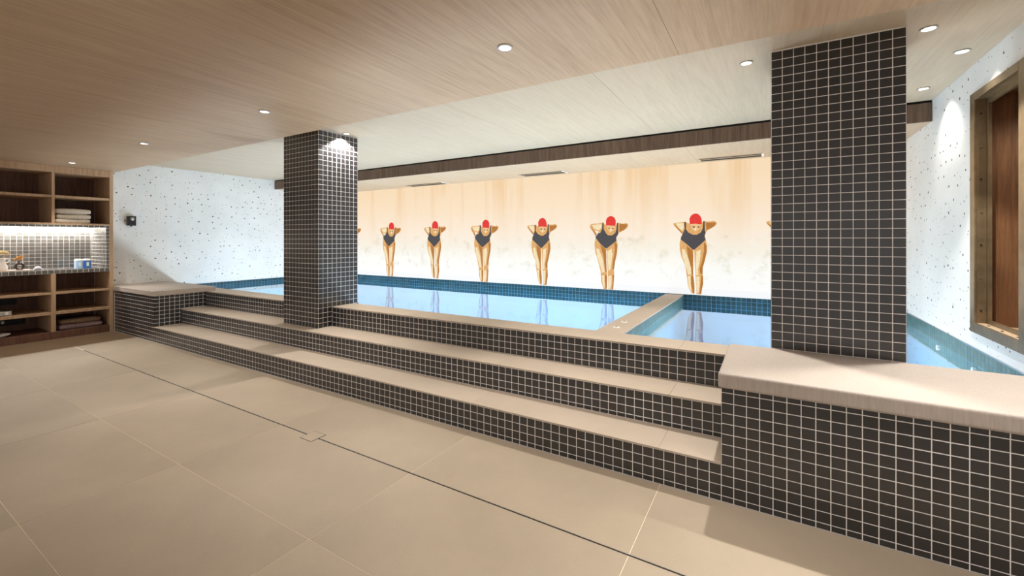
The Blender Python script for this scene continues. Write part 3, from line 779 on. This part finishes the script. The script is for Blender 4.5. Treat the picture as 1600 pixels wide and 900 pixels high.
hd = MB().box(XF-.03, XF-.002, YS0+.0005, 2.1055, 1.356, 1.3848).build('niche_head', M['grout'], unit)
mosaic(hd, '+x', XF-.002, grid(YS0, 2.1055, .0515), [1.356, 1.3848], M['glazed'], limit=300)
MB().box(XN+.02, XN+.035, YS0+.01, 2.10, 1.377, 1.3845).build('led_strip', M['led'], unit)
l = bpy.data.lights.new('niche_light', 'AREA'); l.shape = 'RECTANGLE'; l.size = .03; l.size_y = 1.5; l.energy = LED_W; l.color = (1, .96, .9)
lo = bpy.data.objects.new('niche_light', l); COL.objects.link(lo); place(lo, (XN+.045, 1.33, 1.37), unit)

# ---- towels
def towel(name, y0, y1, x0, x1, z0, h, mat, label, group, seed, folds=1):
    """folded cloth: rounded stacked folds, open edges towards the room"""
    rnd = random.Random(seed); mb = MB(); n = 14
    t = h / folds
    for f in range(folds):
        zc = z0 + t*(f+.5); r = t*.5
        prof = []
        steps = 6
        for k in range(steps+1):
            a = -math.pi/2 + math.pi*k/steps
            prof.append((x1 - r + r*math.cos(a)*.9, zc + r*math.sin(a)))
        prof += [(x0, zc + r), (x0, zc - r)]
        m_ = len(prof); vs = []; fs = []
        for i in range(n+1):
            u = i/n; y = y0 + (y1-y0)*u
            e = 1 - .22*(abs(2*u-1)**8)
            wob = .004*math.sin(6*u+seed*1.7+f) + rnd.uniform(-.002, .002)
            for (x, z) in prof: vs.append((x + wob*2, y, zc + (z-zc)*e + (wob*.5 if f == folds-1 and z > zc else 0)))
        for i in range(n):
            for k in range(m_):
                k2 = (k+1) % m_
                fs.append((i*m_+k, (i+1)*m_+k, (i+1)*m_+k2, i*m_+k2))
        fs.append(tuple(range(m_))); fs.append(tuple(range(n*m_, (n+1)*m_))[::-1])
        mb.add(vs, fs)
    o = mb.build(name, mat, smooth=True)
    tag(o, label, 'towel', group)
TG = 'white towels on the upper shelf'
for k, (a, b, lab) in enumerate(((1.655, 1.965, 'cream folded towel lying directly on the upper wooden shelf'), (1.668, 1.972, 'cream folded towel in the middle of the upper shelf stack'),
                                 (1.656, 1.975, 'thick cream folded towel on top of the upper shelf stack'))):
    towel('folded_towel', a, b, -7.80, -7.455, (1.4055, 1.461, 1.522)[k], (.052, .056, .064)[k], M['cream_cloth'], lab, TG, k+1)
DG = 'dark towels on the lowest shelf'
towel('folded_towel', 1.69, 2.08, -7.80, -7.455, .0885, .062, M['mauve_cloth'], 'mauve folded towel lying flat on the lowest shelf', DG, 5)
towel('folded_towel', 1.70, 2.07, -7.80, -7.462, .1535, .054, M['tan_cloth'], 'tan folded towel on top of the lowest shelf pair', DG, 6)

# ---- niche ornaments
ZN = .8364
def flower_head(mb, c, r, seed, mi=0):
    rnd = random.Random(seed)
    for k in range(16):
        a = rnd.uniform(0, 6.28); e = rnd.uniform(-.3, 1.2)
        p = (c[0]+r*.7*math.cos(a)*math.cos(e), c[1]+r*.7*math.sin(a)*math.cos(e), c[2]+r*.7*math.sin(e))
        mb.ball(p, r*.38, r*.38, r*.30, 6, 4, mi, .15, seed*31+k)
M['pot_white'] = plain('white ceramic', srgb(236, 232, 226), .35, var=.03)
M['pot_dark'] = plain('dark brown ceramic', srgb(62, 48, 42), .3, var=.12)
M['petal_cream'] = plain('cream petals', srgb(238, 206, 150), .8, var=.12, scale=60)
M['petal_orange'] = plain('dried orange petals', srgb(214, 150, 72), .85, var=.2, scale=60)
M['stem'] = plain('dry stem', srgb(120, 104, 62), .8, var=.1)
M['shell'] = plain('pale lilac shell', srgb(216, 208, 220), .45, var=.08, scale=50)
M['tray'] = plain('pink stone tray', srgb(214, 190, 176), .6, var=.08)
M['blue'] = plain('blue card', srgb(58, 120, 190), .5, var=.05)
M['paleblue'] = plain('pale blue card', srgb(168, 200, 236), .5, var=.05)

t = thing('jug_vase', (-7.53, 1.245, ZN+.012), 'white ceramic jug vase holding a cream flower in the tiled niche', 'vase')
cx, cy = -7.53, 1.245
MB().lathe((cx, cy, ZN+.012), [(.034, 0), (.042, .02), (.040, .045), (.026, .075), (.020, .10), (.026, .135), (.030, .142), (.022, .136), (.016, .10)], 20).build('body', M['pot_white'], t, smooth=True)
MB().tube([(cx, cy+.020, ZN+.14), (cx, cy+.045, ZN+.145), (cx, cy+.052, ZN+.125), (cx, cy+.040, ZN+.105), (cx, cy+.022, ZN+.098)], .006, 8).build('handle', M['pot_white'], t, smooth=True)
st = MB().tube([(cx, cy, ZN+.10), (cx+.003, cy+.008, ZN+.19)], .003, 6).build('stem', M['stem'], t)
mb = MB(); flower_head(mb, (cx+.003, cy+.008, ZN+.205), .042, 3); mb.build('bloom', M['petal_cream'], t, smooth=True)

t = thing('ring_vase', (-7.53, 1.375, ZN+.012), 'dark ring-shaped vase with dried orange flowers in the tiled niche', 'vase')
cx, cy = -7.53, 1.375
pts = [(cx, cy+.032*math.cos(a), ZN+.052+.034*math.sin(a)) for a in [2*math.pi*k/22 for k in range(22)]]
MB().tube(pts, .0145, 10, closed=True).build('ring', M['pot_dark'], t, smooth=True)
MB().lathe((cx, cy, ZN+.012), [(.024, 0), (.022, .008), (.012, .012)], 16).build('foot', M['pot_dark'], t, smooth=True)
MB().lathe((cx, cy-.006, ZN+.088), [(.010, 0), (.009, .014), (.012, .022)], 14).build('neck', M['pot_dark'], t, smooth=True)
mb = MB()
for k, (dy, dz, r) in enumerate(((-.030, .135, .020), (-.006, .150, .024), (.018, .165, .020), (.006, .132, .018))):
    flower_head(mb, (cx+.004*k-.006, cy+dy, ZN+dz), r, 40+k)
mb.build('dried_bloom', M['petal_orange'], t, smooth=True)
mb = MB()
for dy, dz in ((-.030, .13), (-.006, .14), (.018, .155)):
    mb.tube([(cx, cy-.006, ZN+.10), (cx, cy+dy, ZN+dz)], .002, 5)
mb.build('stems', M['stem'], t)

t = MB().prism_x([(1.17, ZN), (1.455, ZN), (1.465, ZN+.005), (1.46, ZN+.0118), (1.165, ZN+.0118), (1.16, ZN+.005)], -7.60, -7.45).build('stone_tray', M['tray'], bevel=.002)
tag(t, 'thin pinkish stone tray under the two small vases', 'tray')
mb = MB(); rings = 9
for k in range(rings):
    u = k/(rings-1); y = 1.49+.075*u; r = .003+.024*math.sin(math.pi*min(1, u*1.05+.06))**.8
    mb.ball((-7.53, y, ZN+r*.92+.0006), r*1.3, .0095, r*.9, 12, 6)
t = mb.build('seashell', M['shell'], smooth=True); tag(t, 'pale lilac seashell lying between ring vase and blue boxes', 'seashell')

def carton(y, w, mat, label):
    t = thing('care_carton', (-7.56, y, ZN), label, 'box', 'boxed goods in the niche')
    x0, x1, h = -7.61, -7.51, .112
    c = .016
    poly = [(y-w/2+c, ), ]
    def octo(i, z): return [(x0+c, y-w/2+i, z), (x1-c, y-w/2+i, z), (x1-i, y-w/2+c, z), (x1-i, y+w/2-c, z), (x1-c, y+w/2-i, z), (x0+c, y+w/2-i, z), (x0+i, y+w/2-c, z), (x0+i, y-w/2+c, z)]
    def pr(lv, name, m_):
        vs = sum([octo(i, z) for i, z in lv], []); n = len(lv)
        fs = [(i*8+k, i*8+(k+1) % 8, (i+1)*8+(k+1) % 8, (i+1)*8+k) for i in range(n-1) for k in range(8)] + [tuple(range(8))[::-1], tuple(range((n-1)*8, n*8))]
        return MB().add(vs, fs).build(name, m_, t)
    pr([(0, ZN), (0, ZN+.098)], 'body', mat)
    pr([(0, ZN+.0982), (.002, ZN+.110), (.012, ZN+.120)], 'lid', M['white'])
    MB().box(x1+.0002, x1+.0012, y-w*.16, y+w*.14, ZN+.03, ZN+.078).build('label', M['white'], t)
carton(1.885, .070, M['paleblue'], 'pale blue carton with white lid beside the deep blue one')
carton(1.958, .072, M['blue'], 'deep blue carton with white lid at the niche end')

# ---- things in the lower left bay
t = thing('small_amplifier', (-7.5, 1.22, .3295), 'small silver amplifier with a round knob on the middle lower shelf', 'amplifier')
MB().box(-7.66, -7.47, 1.05, 1.305, .3335, .385).build('case', M['steel'], t, bevel=.003)
MB().tube([(-7.469, 1.265, .36), (-7.457, 1.265, .36)], .016, 16).build('knob', M['white'], t)
for y in (1.07, 1.285):
    MB().lathe((-7.5, y, .3292), [(.008, 0), (.008, .0043)], 10).build('foot', M['black'], t)
MB().box(-7.60, -7.5, 1.10, 1.24, .3852, .392).build('top_plate', M['black'], t)
t = thing('shallow_dish', (-7.5, 1.22, .0885), 'shallow white ceramic dish on the lowest shelf', 'dish')
MB().lathe((-7.5, 1.225, .0885), [(.03, 0), (.04, .004), (.072, .026), (.078, .036), (.074, .036), (.066, .026), (.03, .009)], 26).build('bowl', M['pot_white'], t, smooth=True)
MB().lathe((-7.5, 1.225, .0980), [(.050, 0), (.050, .0012)], 22).build('glaze', M['steel'], t)
t = thing('wall_switch', (XB+.003, 1.30, .19), 'tiny white switch on the black cutout above the dish', 'switch')
MB().box(XB+.0022, XB+.012, 1.30, 1.325, .185, .215).build('plate', M['white'], t)
MB().box(XB+.0122, XB+.016, 1.307, 1.318, .194, .206).build('rocker', M['steel'], t)
